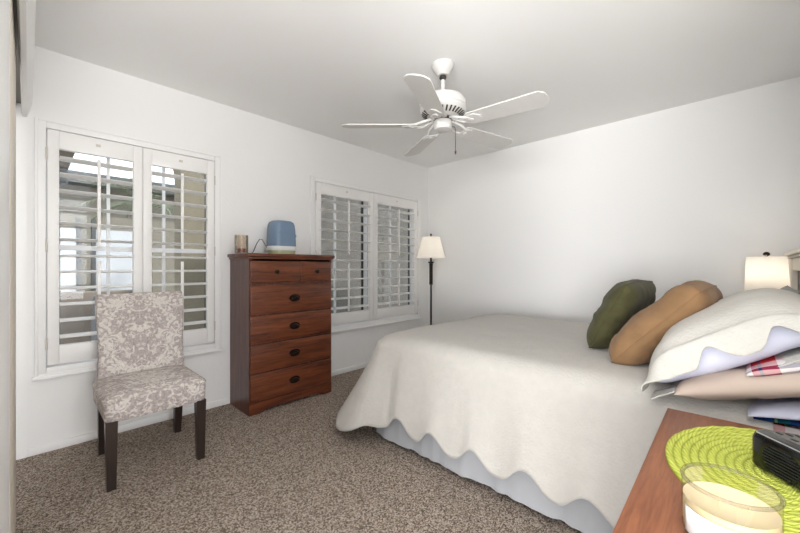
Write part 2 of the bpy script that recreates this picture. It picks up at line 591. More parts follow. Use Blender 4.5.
# ------------------------------------------------------------------ windows
def frame_mb(b, x0, x1, z0, z1, w, y0, y1, bev=0.0):
    b.box(x0, x0 + w, y0, y1, z0, z1, bev)
    b.box(x1 - w, x1, y0, y1, z0, z1, bev)
    b.box(x0 + w, x1 - w, y0, y1, z0, z0 + w, bev)
    b.box(x0 + w, x1 - w, y0, y1, z1 - w, z1, bev)

def window(name, w, muntins, rail, meeting, label):
    r = struct_empty(name, label)
    x0, x1, z0, z1 = w
    b = B()                                # flat casing with a stepped inner lip, proud of the wall
    frame_mb(b, x0 - 0.028, x1 + 0.028, z0 - 0.032, z1 + 0.024, 0.050, RY - 0.022, RY + 0.001, 0.004)
    frame_mb(b, x0 - 0.028, x1 + 0.028, z0 - 0.032, z1 + 0.024, 0.014, RY - 0.028, RY - 0.021, 0.003)
    frame_mb(b, x0, x1, z0, z1, 0.016, RY + 0.001, RY + 0.105)
    b.obj('casing', M['trim'], r)
    b = B()
    b.box(x0 - 0.04, x1 + 0.04, RY - 0.034, RY - 0.0, z0 - 0.05, z0 - 0.03, 0.005)
    b.obj('sill', M['trim'], r)
    b = B()                                # outer sash
    Y0, Y1 = RY + 0.105, RY + 0.14
    frame_mb(b, x0, x1, z0, z1, 0.03, Y0, Y1)
    for m_ in muntins:
        b.box(m_ - 0.009, m_ + 0.009, Y0 + 0.008, Y1 - 0.008, z0 + 0.03, z1 - 0.03)
    if rail:
        b.box(x0 + 0.03, x1 - 0.03, Y0 + 0.004, Y1 - 0.004, rail - 0.016, rail + 0.016)
    if meeting:
        b.box(meeting - 0.02, meeting + 0.035, Y0 - 0.006, Y1, z0 + 0.03, z1 - 0.03)
    b.obj('sash', M['alu'], r, smooth=False)
    b = B()
    frame_mb(b, x0 + 0.03, x1 - 0.03, z0 + 0.03, z1 - 0.03, 0.012, Y0 + 0.010, Y1 - 0.010)
    if meeting:
        b.box(meeting - 0.028, meeting - 0.02, Y0 - 0.002, Y1 - 0.006, z0 + 0.03, z1 - 0.03)
    b.obj('gasket', M['gasket'], r, smooth=False)
    b = B(); b.box(x0 + 0.03, x1 - 0.03, RY + 0.121, RY + 0.124, z0 + 0.03, z1 - 0.03)
    b.obj('pane', M['glass'], r, smooth=False)
    return r
window('window_1', W1, [0.385, 0.713], 1.245, None, 'window behind the damask chair')
window('window_2', W2, [2.287, 3.12], None, 2.69, 'window between the chest of drawers and the floor lamp')

def shutter(x0, x1, stile, label, hinge_side):
    r = thing('plantation_shutter', label, 'shutter', ((x0 + x1) / 2, RY, 0.525), group='plantation shutter panels')
    hw = (x1 - x0) / 2
    zt = 1.43
    ya, yb = -0.022, 0.012
    b = B()
    for s in (-1, 1):
        b.box(min(s * hw, s * (hw - stile)), max(s * hw, s * (hw - stile)), ya, yb, 0, zt, 0.003)
    b.box(-hw + stile, hw - stile, ya, yb, 0, 0.115, 0.003)
    b.box(-hw + stile, hw - stile, ya, yb, 1.32, zt, 0.003)
    b.obj('frame', M['shutter'], r)
    b = B()
    ow = hw - stile - 0.002
    prof = [(0.0445 * math.cos(a), 0.0072 * math.sin(a)) for a in [2 * PI * k / 12 for k in range(12)]]
    for i in range(12):
        zc = 0.165 + 0.1 * i
        tilt = math.radians(6 if i < 6 else -6)
        ring = []
        for sx in (-ow, ow):
            ring.append([Vector((sx, -0.005 + c * math.cos(tilt) - d * math.sin(tilt), zc + c * math.sin(tilt) + d * math.cos(tilt))) for c, d in prof])
        b.loft(ring)
    b.obj('louvers', M['shutter'], r)
    for z0, z1 in ((0.13, 0.635), (0.725, 1.285)):
        b = B(); b.box(-0.009, 0.009, -0.062, -0.048, z0, z1, 0.003)
        b.obj('tilt_rod', M['shutter'], r)
    b = B()
    b.box(-0.012, 0.012, -0.026, -0.0225, 1.375, 1.392, 0.001)
    b.obj('catch', M['hinge'], r)
    for z in (0.13, 0.72, 1.28):
        b = B(); b.lathe([(0.005, z - 0.035), (0.005, z + 0.035)], 10, c=(hinge_side * (hw + 0.002), -0.027))
        b.obj('hinge', M['hinge'], r)
    return r
shutter(0.080, 0.5555, 0.053, 'white plantation shutter panel nearest the closet, partly behind the damask chair back', -1)
shutter(0.5575, 1.025, 0.053, 'white plantation shutter panel between the damask chair and the chest of drawers', 1)
shutter(1.958, 2.715, 0.062, 'white plantation shutter panel whose lower corner is hidden by the chest of drawers', -1)
shutter(2.717, 3.472, 0.062, 'white plantation shutter panel closest to the floor lamp in the corner', 1)

# ------------------------------------------------------------------ damask chair
def rrect(hx, hy, r, n=5):
    pts = []
    for cx_, cy_, a0 in ((hx - r, hy - r, 0), (-hx + r, hy - r, 90), (-hx + r, -hy + r, 180), (hx - r, -hy + r, 270)):
        for k in range(n + 1):
            a = math.radians(a0 + 90 * k / n)
            pts.append((cx_ + r * math.cos(a), cy_ + r * math.sin(a)))
    return pts

chair = thing('upholstered_chair', 'armless damask parsons chair with dark legs standing before the window', 'chair', (0.495, 2.5, 0))
b = B()                                     # seat block, crowned top
def seat_pt(hx, hy, r, z, crown, yc=0.01):
    out = []
    for x, y in rrect(hx, hy, r):
        out.append(Vector((x * (1.0 + 0.0 * y), y + yc, z)))
    return out
rings = [seat_pt(0.226, 0.228, 0.03, 0.338, 0), seat_pt(0.232, 0.234, 0.035, 0.35, 0), seat_pt(0.236, 0.238, 0.04, 0.42, 0),
         seat_pt(0.236, 0.238, 0.045, 0.445, 0), seat_pt(0.226, 0.228, 0.05, 0.464, 0), seat_pt(0.19, 0.19, 0.06, 0.477, 0), seat_pt(0.12, 0.12, 0.06, 0.485, 0)]
b.loft(rings)
seat = b.obj('seat', M['damask'], chair, angle=60)
b = B()                                     # piping at the top edge of the seat
pp = [Vector((x, y + 0.01, 0.447)) for x, y in rrect(0.237, 0.239, 0.045, 6)]
b.tube(pp + [pp[0]], 0.004, 6, False)
b.obj('piping', M['damask'], seat)
b = B()                                     # back: slab leaning away, gently waisted and wrapped
rows = []
N = 14
for i in range(N + 1):
    f = i / N
    z = 0.36 + 0.59 * f
    yc = 0.245 + 0.11 * f ** 1.2
    hw = 0.232 - 0.012 * math.sin(PI * min(1, f * 1.2)) + 0.004 * f
    th = 0.045 - 0.008 * f
    if f > 0.97:
        hw -= 0.008; th -= 0.01
    rows.append([Vector((x + 0.012 + 0.012 * f, y + yc, z)) for x, y in rrect(hw, th, 0.02, 4)])
b.loft(rows)
b.obj('backrest', M['damask'], chair, angle=60)
for x, y, y1 in ((-0.205, -0.2, -0.2), (0.205, -0.2, -0.2), (-0.185, 0.25, 0.285), (0.21, 0.25, 0.285)):
    b = B()
    t, q = 0.025, 0.019
    b.loft([[Vector((x + s * q, y1 + u * q, 0.0)) for s, u in ((-1, -1), (1, -1), (1, 1), (-1, 1))],
            [Vector((x + s * t, y + u * t, 0.345)) for s, u in ((-1, -1), (1, -1), (1, 1), (-1, 1))]])
    b.obj('leg', M['dark_leg'], chair, smooth=False)

# ------------------------------------------------------------------ chest of drawers
DX0, DX1, DY0, DY1 = 1.146, 1.885, 2.672, 3.03
dc = ((DX0 + DX1) / 2, DY0, 0)
chest = thing('chest_of_drawers', 'tall cherry wood chest of six drawers standing between the two windows', 'chest of drawers', dc)
hw = (DX1 - DX0) / 2
dd = DY1 - DY0
b = B()
b.box(-hw, -hw + 0.018, 0, dd, 0, 1.186)
b.box(hw - 0.018, hw, 0, dd, 0, 1.186)
b.box(-hw + 0.018, hw - 0.018, dd - 0.008, dd, 0.05, 1.186)
b.box(-hw + 0.018, hw - 0.018, 0.002, dd - 0.008, 0.085, 0.098)
for z0, z1 in ((0.977, 0.997), (0.743, 0.757), (0.522, 0.536), (0.302, 0.316)):
    b.box(-hw + 0.018, hw - 0.018, -0.006, 0.02, z0, z1)
b.box(1.565 - dc[0] - 0.0035, 1.565 - dc[0] + 0.0035, -0.006, 0.02, 0.997, 1.17)
b.obj('carcass', M['dresser_z'], chest, smooth=False)
b = B()
b.box(-hw - 0.022, hw + 0.022, -0.028, dd + 0.005, 1.197, 1.223, 0.006, 3)
b.box(-hw - 0.010, hw + 0.010, -0.014, dd, 1.180, 1.197, 0.003, 2)
b.obj('top', M['dresser_x'], chest)
b = B()                                     # plinth with a shallow arch cut along its lower edge
arch = [(-hw, 0), (-hw + 0.09, 0.0), (-hw + 0.13, 0.018), (-hw + 0.2, 0.026), (hw - 0.2, 0.026), (hw - 0.13, 0.018), (hw - 0.09, 0.0), (hw, 0), (hw, 0.086), (-hw, 0.086)]
b.prism(arch, 0, 0.016, Matrix(((1, 0, 0, 0), (0, 0, 1, -0.004), (0, 1, 0, 0), (0, 0, 0, 1))))
b.obj('plinth', M['dresser_x'], chest, smooth=False)
def drawer(x0, x1, z0, z1, pull):
    b = B()
    b.box(x0, x1, -0.016, 0.003, z0, z1, 0.007, 3)
    b.box(x0 + 0.015, x1 - 0.015, 0.004, 0.30, z0 + 0.012, z1 - 0.03)
    d = b.obj('drawer', M['dresser_x'], chest)
    xc, zc = (x0 + x1) / 2, (z0 + z1) / 2
    if pull == 'knob':
        b = B(); mt = Matrix.Translation((xc, -0.016, zc)) @ Matrix.Rotation(PI / 2, 4, 'X')
        b.lathe([(0.013, 0), (0.012, 0.003), (0.006, 0.006), (0.006, 0.014), (0.014, 0.019), (0.016, 0.024), (0.012, 0.029), (0.004, 0.031)], 20, mt)
        b.obj('knob', M['bronze'], d)
    else:
        b = B()                             # cup pull: half shell with a flange
        rings = []
        for k in range(9):
            t = PI * k / 8
            a, c = 0.042, 0.026
            rings.append([Vector((xc + a * math.cos(t), -0.016, zc - 0.012 + c * math.sin(t) * 1.1)),
                          Vector((xc + a * 0.98 * math.cos(t), -0.026, zc - 0.012 + c * 0.95 * math.sin(t))),
                          Vector((xc + a * 0.85 * math.cos(t), -0.036, zc - 0.012 + c * 0.7 * math.sin(t))),
                          Vector((xc + a * 0.6 * math.cos(t), -0.040, zc - 0.012 + c * 0.4 * math.sin(t)))])
        b.loft(rings, closed=False)
        b.lathe([(0.047, 0), (0.047, 0.002), (0.04, 0.003)], 24, Matrix.Translation((xc, -0.0155, zc)) @ Matrix.Scale(0.62, 4, (0, 0, 1)) @ Matrix.Rotation(PI / 2, 4, 'X'))
        p = b.obj('cup_pull', M['bronze'], d, recalc=True)
        solid(p, 0.0015)
    return d
g = 0.006
xm = 1.565 - dc[0]
drawer(-hw + g, xm - 0.004, 0.998, 1.166, 'knob')
drawer(xm + 0.004, hw - g, 0.998, 1.166, 'knob')
for z0, z1 in ((0.758, 0.976), (0.537, 0.742), (0.317, 0.521), (0.096, 0.301)):
    drawer(-hw + g, hw - g, z0, z1, 'cup')

# candle jar on the chest
jar = thing('candle_jar', 'small clear glass jar with red wax on the end of the chest of drawers', 'candle', (1.168, 2.86, 1.2232))
b = B(); b.lathe([(0.046, 0.0), (0.05, 0.004), (0.05, 0.145), (0.047, 0.147), (0.047, 0.012), (0.01, 0.008)], 28)
b.obj('glass', M['amberjar'], jar)
b = B(); b.lathe([(0.0465, 0.0125), (0.0465, 0.04), (0.02, 0.041), (0.001, 0.041)], 28)
b.obj('wax', M['redwax'], jar)
b = B(); b.tube([(0, 0, 0.041), (0.002, 0, 0.055)], 0.0015, 6)
b.obj('wick', M['wick'], jar)

# humidifier on the chest
hum = thing('humidifier', 'humidifier with a blue domed tank on a white base, atop the chest of drawers', 'humidifier', (1.505, 2.86, 1.2232))
def sect(hx, hy, r, z):
    return [Vector((x * 0.9, y, z)) for x, y in rrect(hx, hy, r, 6)]
b = B(); b.loft([sect(0.108, 0.08, 0.06, 0.0), sect(0.118, 0.09, 0.065, 0.006), sect(0.122, 0.092, 0.066, 0.034)])
b.obj('tray', M['tray'], hum)
b = B(); b.loft([sect(0.124, 0.094, 0.066, 0.034), sect(0.128, 0.098, 0.07, 0.04), sect(0.127, 0.097, 0.07, 0.064), sect(0.120, 0.092, 0.068, 0.072)])
b.obj('base', M['white_plastic'], hum)
b = B(); b.loft([sect(0.124, 0.096, 0.07, 0.072), sect(0.124, 0.096, 0.07, 0.10), sect(0.121, 0.094, 0.07, 0.2), sect(0.116, 0.09, 0.07, 0.25), sect(0.107, 0.083, 0.066, 0.273), sect(0.088, 0.068, 0.055, 0.285), sect(0.055, 0.04, 0.035, 0.29)])
tank = b.obj('tank', M['blue_tank'], hum)
b = B()
b.loft([sect(0.085, 0.004, 0.003, 0.0), sect(0.08, 0.004, 0.003, 0.012)])
o = b.obj('tank_ridge', M['blue_tank'], tank); o.location = (0, -0.094, 0.18)
b = B(); b.lathe([(0.009, 0), (0.009, 0.022), (0.012, 0.024), (0.012, 0.034)], 14, Matrix.Translation((0.102, 0.0, 0.168)) @ Matrix.Rotation(PI / 2, 4, 'Y'))
b.obj('nozzle', M['blue_tank'], hum)
b = B(); b.tube([(-0.108, 0.03, 0.05), (-0.14, 0.06, 0.125), (-0.155, 0.075, 0.13), (-0.175, 0.09, 0.09), (-0.2, 0.1, 0.02), (-0.21, 0.12, 0.004), (-0.2, 0.155, 0.004)], 0.0035, 8)
b.obj('power_cord', M['cord'], hum)

# ------------------------------------------------------------------ floor lamp in the corner
fl = thing('floor_lamp', 'dark iron floor lamp with a cream bell shade in the far corner', 'lamp', (3.40, 2.748, 0))
b = B(); b.lathe([(0.13, 0), (0.135, 0.008), (0.12, 0.02), (0.05, 0.032), (0.02, 0.05), (0.011, 0.07)], 32)
b.obj('base', M['iron'], fl)
b = B(); b.lathe([(0.011, 0.06), (0.011, 0.90)], 14)
b.obj('pole', M['iron'], fl)
b = B()                                     # twisted grip section under the socket
prof = [(0.011, 0.90), (0.022, 0.905), (0.024, 0.915)]
for k in range(9):
    z = 0.92 + 0.026 * k
    prof += [(0.019, z), (0.024, z + 0.013)]
prof += [(0.02, 1.16), (0.034, 1.165), (0.034, 1.18), (0.014, 1.185), (0.012, 1.26)]
b.lathe(prof, 18)
b.obj('grip', M['iron'], fl)
b = B()
ra = [(0.172, 1.226), (0.176, 1.228), (0.158, 1.28), (0.138, 1.35), (0.12, 1.42), (0.108, 1.478), (0.106, 1.48)]
b.lathe(ra, 40, cap0=False, cap1=False)
solid(b.obj('lamp_shade', M['shade_warm'], fl), 0.002)
b = B(); b.tube([(0, 0, 1.26), (0, 0, 1.485)], 0.004, 6)
b.lathe([(0.004, 1.485), (0.013, 1.49), (0.006, 1.496), (0.014, 1.508), (0.01, 1.52), (0.002, 1.524)], 14)
b.obj('finial', M['iron'], fl)
b = B()
b.lathe([(0.012, 1.27), (0.018, 1.30), (0.029, 1.335), (0.024, 1.362), (0.008, 1.375)], 16)
bulb = b.obj('bulb', M['shade_warm'], fl)
def bulb_light(name, loc, e, col=(1.0, 0.95, 0.89)):
    d = bpy.data.lights.new(name, 'POINT')
    d.energy = e
    d.color = col
    d.shadow_soft_size = 0.03
    o = bpy.data.objects.new(name, d)
    COL.objects.link(o)
    o.location = loc
bulb_light('floor_lamp_glow', (3.40, 2.748, 1.36), 3.0)

# ------------------------------------------------------------------ ceiling fan
FX, FY, FZ = 1.88, 1.42, 2.44
fan = thing('ceiling_fan', 'white five blade ceiling fan hanging over the foot of the bed', 'ceiling fan', (FX, FY, FZ))
b = B(); b.lathe([(0.074, 0.0), (0.074, -0.012), (0.066, -0.026), (0.045, -0.055), (0.032, -0.070)], 32)
b.obj('canopy', M['fan_white'], fan)
b = B(); b.lathe([(0.012, -0.07), (0.022, -0.075), (0.024, -0.085), (0.016, -0.098), (0.012, -0.1)], 18)
b.obj('hanger_ball', M['fan_dark'], fan)
b = B(); b.lathe([(0.0125, -0.06), (0.0125, -0.205)], 16)
b.obj('down_rod', M['fan_white'], fan)
b = B()
b.lathe([(0.016, -0.185), (0.03, -0.195), (0.06, -0.200), (0.105, -0.210), (0.136, -0.226), (0.152, -0.25), (0.154, -0.285), (0.147, -0.29), (0.147, -0.295), (0.152, -0.30), (0.146, -0.315), (0.095, -0.345), (0.06, -0.352)], 40)
motor = b.obj('motor_housing', M['fan_white'], fan)
b = B()                                     # vent slots around the lower skirt
for k in range(30):
    a = 2 * PI * k / 30
    mt = Matrix.Rotation(a, 4, 'Z') @ Matrix.Translation((0.121, 0, -0.331)) @ Matrix.Rotation(math.radians(-31), 4, 'Y')
    b.box(-0.02, 0.02, -0.005, 0.005, -0.0025, 0.0025, mtx=mt)
b.obj('vents', M['fan_dark'], motor, smooth=False)
b = B(); b.lathe([(0.05, -0.348), (0.062, -0.352), (0.062, -0.363), (0.035, -0.366)], 28)
b.obj('flywheel', M['fan_dark'], fan)
b = B(); b.lathe([(0.03, -0.362), (0.054, -0.366), (0.058, -0.372), (0.058, -0.410), (0.05, -0.424), (0.02, -0.431), (0.003, -0.432)], 32)
b.obj('switch_housing', M['fan_white'], fan)
b = B(); b.tube([(0.03, -0.045, -0.405), (0.045, -0.062, -0.41), (0.048, -0.066, -0.43), (0.048, -0.066, -0.56)], 0.0022, 6)
b.lathe([(0.002, -0.56), (0.006, -0.567), (0.006, -0.582), (0.002, -0.588)], 10, c=(0.048, -0.066))
b.obj('pull_chain', M['fan_dark'], fan)
for k in range(5):
    a = math.radians(-83 + 72 * k)
    mt = Matrix.Rotation(a, 4, 'Z')
    b = B()                                 # blade iron: two curved arms meeting in a scalloped plate
    for s in (-1, 1):
        b.tube([mt @ Vector(p) for p in ((0.055, s * 0.012, -0.358), (0.09, s * 0.034, -0.372), (0.13, s * 0.045, -0.388), (0.175, s * 0.032, -0.398), (0.2, s * 0.018, -0.400))], [0.007, 0.009, 0.009, 0.008, 0.006], 8)
    pm = mt @ Matrix.Translation((0.200, 0, -0.400)) @ Matrix.Rotation(math.radians(-13), 4, 'X')
    b.prism([(-0.035, -0.02), (-0.01, -0.04), (0.03, -0.046), (0.05, -0.03), (0.07, -0.012), (0.07, 0.012), (0.05, 0.03), (0.03, 0.046), (-0.01, 0.04), (-0.035, 0.02)], -0.007, -0.001, pm)
    b.lathe([(0.016, -0.004), (0.016, -0.011), (0.01, -0.013)], 14, pm)
    iron = b.obj('blade_iron', M['fan_white'], fan)
    b = B()
    out = [(-0.025, -0.045), (-0.008, -0.058), (0.42, -0.071), (0.45, -0.045), (0.458, -0.02), (0.458, 0.02), (0.45, 0.045), (0.42, 0.071), (-0.008, 0.058), (-0.025, 0.045)]
    b.prism(out, 0.0, 0.007, pm)
    b.obj('blade', M['fan_blade'], fan, smooth=False)

# ------------------------------------------------------------------ bed
BX0, BX1, BF, BH = 1.635, 3.16, 1.79, -0.20   # near side, far side, foot, head
ZT = 0.622
bed = thing('bed', 'queen bed with a cream and dark brown headboard against the wall', 'bed', (BX0, BF, 0))
def L(x, y, z):
    return (x - BX0, y - BF, z)
b = B(); b.box(0.0, BX1 - BX0, BH - BF + 0.02, 0, 0.355, ZT, 0.05, 4)
b.obj('mattress', M['mattress'], bed)
b = B(); b.box(0.012, BX1 - BX0 - 0.012, BH - BF + 0.02, -0.012, 0.155, 0.35, 0.02, 3)
b.obj('box_spring', M['boxspring'], bed)
b = B()
for x in (0.03, 0.745, BX1 - BX0 - 0.06):
    b.box(x, x + 0.03, BH - BF + 0.02, -0.03, 0.12, 0.15)
for y in (-0.1, -0.9, -1.75):
    b.box(0.03, BX1 - BX0 - 0.03, y - 0.015, y + 0.015, 0.105, 0.12)
b.obj('bed_frame', M['black'], bed, smooth=False)
for x in (0.03, BX1 - BX0 - 0.05):
    for y in (-0.38, -1.6):
        b = B()
        b.lathe([(0.011, 0.045), (0.011, 0.12)], 12, c=(x, y))
        b.lathe([(0.012, -0.012), (0.022, -0.010), (0.023, 0), (0.022, 0.010), (0.012, 0.012)], 20, Matrix.Translation((x - 0.02, y, 0.0235)) @ Matrix.Rotation(PI / 2, 4, 'Y'))
        b.box(x - 0.038, x + 0.01, y - 0.014, y + 0.014, 0.035, 0.052)
        b.obj('caster', M['black'], bed)
hb = B()                                    # cream posts, rails and cap with a set back dark panel
yb0, yb1 = WY + 0.003, -0.20
def hbox(x0, x1, y0, y1, z0, z1, bev=0.004):
    p0, p1 = L(x0, y0, z0), L(x1, y1, z1)
    hb.box(p0[0], p1[0], p0[1], p1[1], z0, z1, bev)
hbox(1.55, 1.65, yb0, yb1, 0, 1.172)
hbox(3.15, 3.25, yb0, yb1, 0, 1.172)
hbox(1.65, 3.15, yb0, yb1 - 0.006, 1.10, 1.172)
hbox(1.65, 3.15, yb0, yb1 - 0.006, 0.35, 0.5)
headb = hb.obj('headboard', M['headboard'], bed)
b = B(); p0, p1 = L(1.52, yb0, 0), L(3.28, yb1 + 0.022, 0)
b.box(p0[0], p1[0], p0[1], p1[1], 1.186, 1.208, 0.006, 3)
b.box(p0[0] + 0.012, p1[0] - 0.012, p0[1], p1[1] - 0.012, 1.172, 1.186, 0.003, 2)
b.obj('cap', M['headboard'], headb)
b = B(); p0, p1 = L(1.65, yb0 + 0.005, 0), L(3.15, -0.226, 0)
b.box(p0[0], p1[0], p0[1], p1[1], 0.5, 1.10)
b.obj('panel', M['headpanel'], headb, smooth=False)

# red plaid sheet over the head end of the mattress
b = B()
def sheet(u, v):
    y = BH + 0.03 + 0.21 * v
    s = u * 2.1 - 0.27
    w = BX1 - BX0 + 0.02
    if s < 0:
        x, z = -0.012, ZT + 0.006 + s
    elif s > w:
        x, z = w - 0.008, ZT + 0.006 - (s - w)
    else:
        x, z = s - 0.01, ZT + 0.006
    e = min(max(s, 0), max(w - s, 0))
    if 0 <= s <= w and e < 0.05:
        z -= 0.045 * (1 - e / 0.05) ** 2
    z = max(z, 0.40)
    return (BX0 + x, y, z)
b.grid(sheet, 70, 12)
o = tag(b.obj('bed_sheet', M['red_plaid']), 'red and white plaid sheet showing at the head of the mattress under the pillows', 'bed sheet')

# bed skirt hanging to the floor on the visible sides
SKZ = 0.345
pts = []
xn, yf, xf = BX0 - 0.02, BF + 0.0, BX1 + 0.02
path = [(xn, BH + 0.05), (xn, yf - 0.06), (xn + 0.018, yf - 0.018), (xn + 0.06, yf), (xf - 0.06, yf), (xf - 0.018, yf - 0.018), (xf, yf - 0.06), (xf, BH + 0.05)]
def along(path, n):
    seg = [0]
    for a, c in zip(path, path[1:]):
        seg.append(seg[-1] + math.dist(a, c))
    out = []
    for i in range(n + 1):
        t = seg[-1] * i / n
        k = max(j for j in range(len(seg) - 1) if seg[j] <= t + 1e-9)
        f = (t - seg[k]) / (seg[k + 1] - seg[k])
        a, c = path[k], path[k + 1]
        d = Vector((c[0] - a[0], c[1] - a[1])).normalized()
        out.append((a[0] + (c[0] - a[0]) * f, a[1] + (c[1] - a[1]) * f, -d.y, d.x, t))
    return out, seg[-1]
sp, slen = along(path, 260)
b = B()
def skirt(u, v):
    x, y, nx, ny, t = sp[round(u * 260)]
    amp = 0.004 + 0.016 * v
    w = noise.noise(Vector((t * 9, v * 0.6, 3.1))) + 0.7 * noise.noise(Vector((t * 23, v * 0.8, 7.7)))
    off = 0.005 + 0.022 * v + amp * w
    return (x + nx * off, y + ny * off, SKZ + (0.025 - SKZ) * v - 0.004 * w * v)
b.grid(skirt, 260, 12)
o = tag(b.obj('bed_skirt', M['skirt']), 'grey white bed skirt hanging below the scalloped bedspread', 'bed skirt')

# scalloped bedspread
HEAD = -0.065
cr = 0.10
def arc(cx_, cy_, a0, a1, n=10):
    return [(cx_ + cr * math.cos(math.radians(a0 + (a1 - a0) * k / n)), cy_ + cr * math.sin(math.radians(a0 + (a1 - a0) * k / n))) for k in range(n + 1)]
bx0, bx1, bf = BX0 - 0.03, BX1 + 0.03, BF + 0.02
bpath = [(bx0, HEAD)] + arc(bx0 + cr, bf - cr, 180, 90) + arc(bx1 - cr, bf - cr, 90, 0) + [(bx1, HEAD)]
NP = 420
bp, blen = along(bpath, NP)
c1 = (bf - HEAD) - cr + cr * PI / 4
c2 = blen - c1
CZ = 0.660
NI, NDROP = 22, 26
def hem_z(t):
    if t < c1:
        d = (HEAD + t) - 1.494
    elif t < c2:
        d = (t - c1) - 0.16
    else:
        d = (t - c2) - 0.16
    ph = (0.5 + 0.5 * math.cos(2 * PI * d / 0.262)) ** 1.25
    z = 0.122 + 0.092 * ph
    cd = min(abs(t - c1), abs(t - c2))
    cd2 = min(abs(t - c1 + 0.035), abs(t - c2 - 0.035))
    k = math.exp(-(cd / 0.09) ** 2)
    return z * (1 - k) + 0.165 * k - 0.095 * math.exp(-(cd2 / 0.05) ** 2)
b = B()
rows = []
for i in range(NP + 1):
    x, y, nx, ny, t = bp[i]
    sx = (bx0 + bx1) / 2
    sy = min(y, bf - 0.78)
    cd = min(abs(t - c1), abs(t - c2))
    kc = math.exp(-(cd / 0.12) ** 2)
    row = []
    for j in range(NI + 1):                 # the top, from the middle of the bed out to its edge
        f = j / NI
        px, py = sx + (x - sx) * f, sy + (y - sy) * f
        e = max(0.0, (1 - f) * 0.78)
        z = CZ + 0.012 * (1 - math.exp(-e / 0.12))
        r = 0.085
        if e < r:
            q = 1 - e / r
            z -= 0.075 * (1 - math.sqrt(max(0, 1 - q * q * 0.85)))
        z += 0.006 * noise.noise(Vector((px * 4.2, py * 4.2, 0.4))) + 0.003 * noise.noise(Vector((px * 11, py * 9, 2.4)))
        row.append((px, py, z))
    zs = row[-1][2]
    zh = hem_z(t)
    for j in range(1, NDROP + 1):
        f = j / NDROP
        z = zs + (zh - zs) * f
        out = 0.022 * math.sqrt(f) + 0.05 * f
        out += 0.022 * f * noise.noise(Vector((t * 5.5, f * 0.7, 5.2))) + 0.008 * f * noise.noise(Vector((t * 13, f, 1.2)))
        out += 0.19 * kc * f ** 1.3
        out += 0.010 * f * f * math.cos(2 * PI * ((HEAD + t) - 1.494) / 0.262)
        row.append((x + nx * out, y + ny * out, z))
    rows.append(row)
vs = [[b.bm.verts.new(p) for p in r] for r in rows]
for i in range(NP):
    for j in range(NI + NDROP):
        b.bm.faces.new((vs[i][j], vs[i + 1][j], vs[i + 1][j + 1], vs[i][j + 1]))
bmesh.ops.remove_doubles(b.bm, verts=b.bm.verts, dist=0.0004)
spread = tag(b.obj('bedspread', M['coverlet'], angle=80), 'off white bedspread with a scalloped hem covering the bed', 'bedspread')
solid(spread, 0.006, 1.0)

# ------------------------------------------------------------------ pillows
def pillow_bm(w, h, tt, tb, seed=0, pw=2.6, ear=0.06, n=40, wr=0.01, exp=0.55, rnd=0.0, pu=None, bend=None, pk=0.0):
    """closed cushion: w along x, h along y, bulging tt up and tb down"""
    b = B()
    top, bot = [], []
    for i in range(n + 1):
        ru, rv = [], []
        for j in range(n + 1):
            u, v = -1 + 2 * i / n, -1 + 2 * j / n
            u, v = math.sin(u * PI / 2), math.sin(v * PI / 2)
            k = max(0.0, (1 - abs(u) ** (pu or pw)) * (1 - abs(v) ** pw)) ** exp
            x = u * w / 2 * (1 - ear * (1 - v * v)) * math.sqrt(1 - rnd * v * v * u * u)
            y = v * h / 2 * (1 - ear * (1 - u * u)) * math.sqrt(1 - rnd * u * u * v * v)
            dz = bend(x, y) if bend else 0.0
            wn_ = wr * k * (noise.noise(Vector((x * 7 + seed, y * 7, seed))) + 0.6 * noise.noise(Vector((x * 16, y * 16 + seed, seed * 2))))
            if pk:
                wn_ += pk * 4 * k * (1 - k) * noise.noise(Vector((math.atan2(v, u) * 7.0, seed, 0.3 * k)))
            ru.append(Vector((x, y, tt * k + wn_ + dz)))
            rv.append(Vector((x, y, -tb * k + wn_ * 0.7 + dz)))
        top.append(ru); bot.append(rv)
    tv = [[b.bm.verts.new(p) for p in r] for r in top]
    bv = [[(tv[i][j] if i in (0, n) or j in (0, n) else b.bm.verts.new(bot[i][j])) for j in range(n + 1)] for i in range(n + 1)]
    for i in range(n):
        for j in range(n):
            b.bm.faces.new((tv[i][j], tv[i + 1][j], tv[i + 1][j + 1], tv[i][j + 1]))
            b.bm.faces.new((bv[i][j], bv[i][j + 1], bv[i + 1][j + 1], bv[i + 1][j]))
    return b

def seam(w, h, ear, r, n=40, rnd=0.16):
    pts = []
    for k in range(4):
        for i in range(n // 4):
            u = math.sin((-1 + 2 * i / (n // 4)) * PI / 2)
            e = (1 - ear * (1 - u * u)) * math.sqrt(1 - rnd * u * u)
            u *= math.sqrt(1 - rnd * u * u)
            pts.append([(u * w / 2, -h / 2 * e, 0), (w / 2 * e, u * h / 2, 0), (-u * w / 2, h / 2 * e, 0), (-w / 2 * e, -u * h / 2, 0)][k])
    b = B()
    b.tube([Vector(p) for p in pts] + [Vector(pts[0])], r, 6, False)
    return b

def place(o, loc, tilt, yaw=0.0, roll=0.0):
    # tilt lifts the head-side edge: +y stays low towards the foot of the bed
    o.matrix_world = Matrix.Translation(loc) @ Matrix.Rotation(yaw, 4, 'Z') @ Matrix.Rotation(-tilt, 4, 'X') @ Matrix.Rotation(roll, 4, 'Y')

R = math.radians
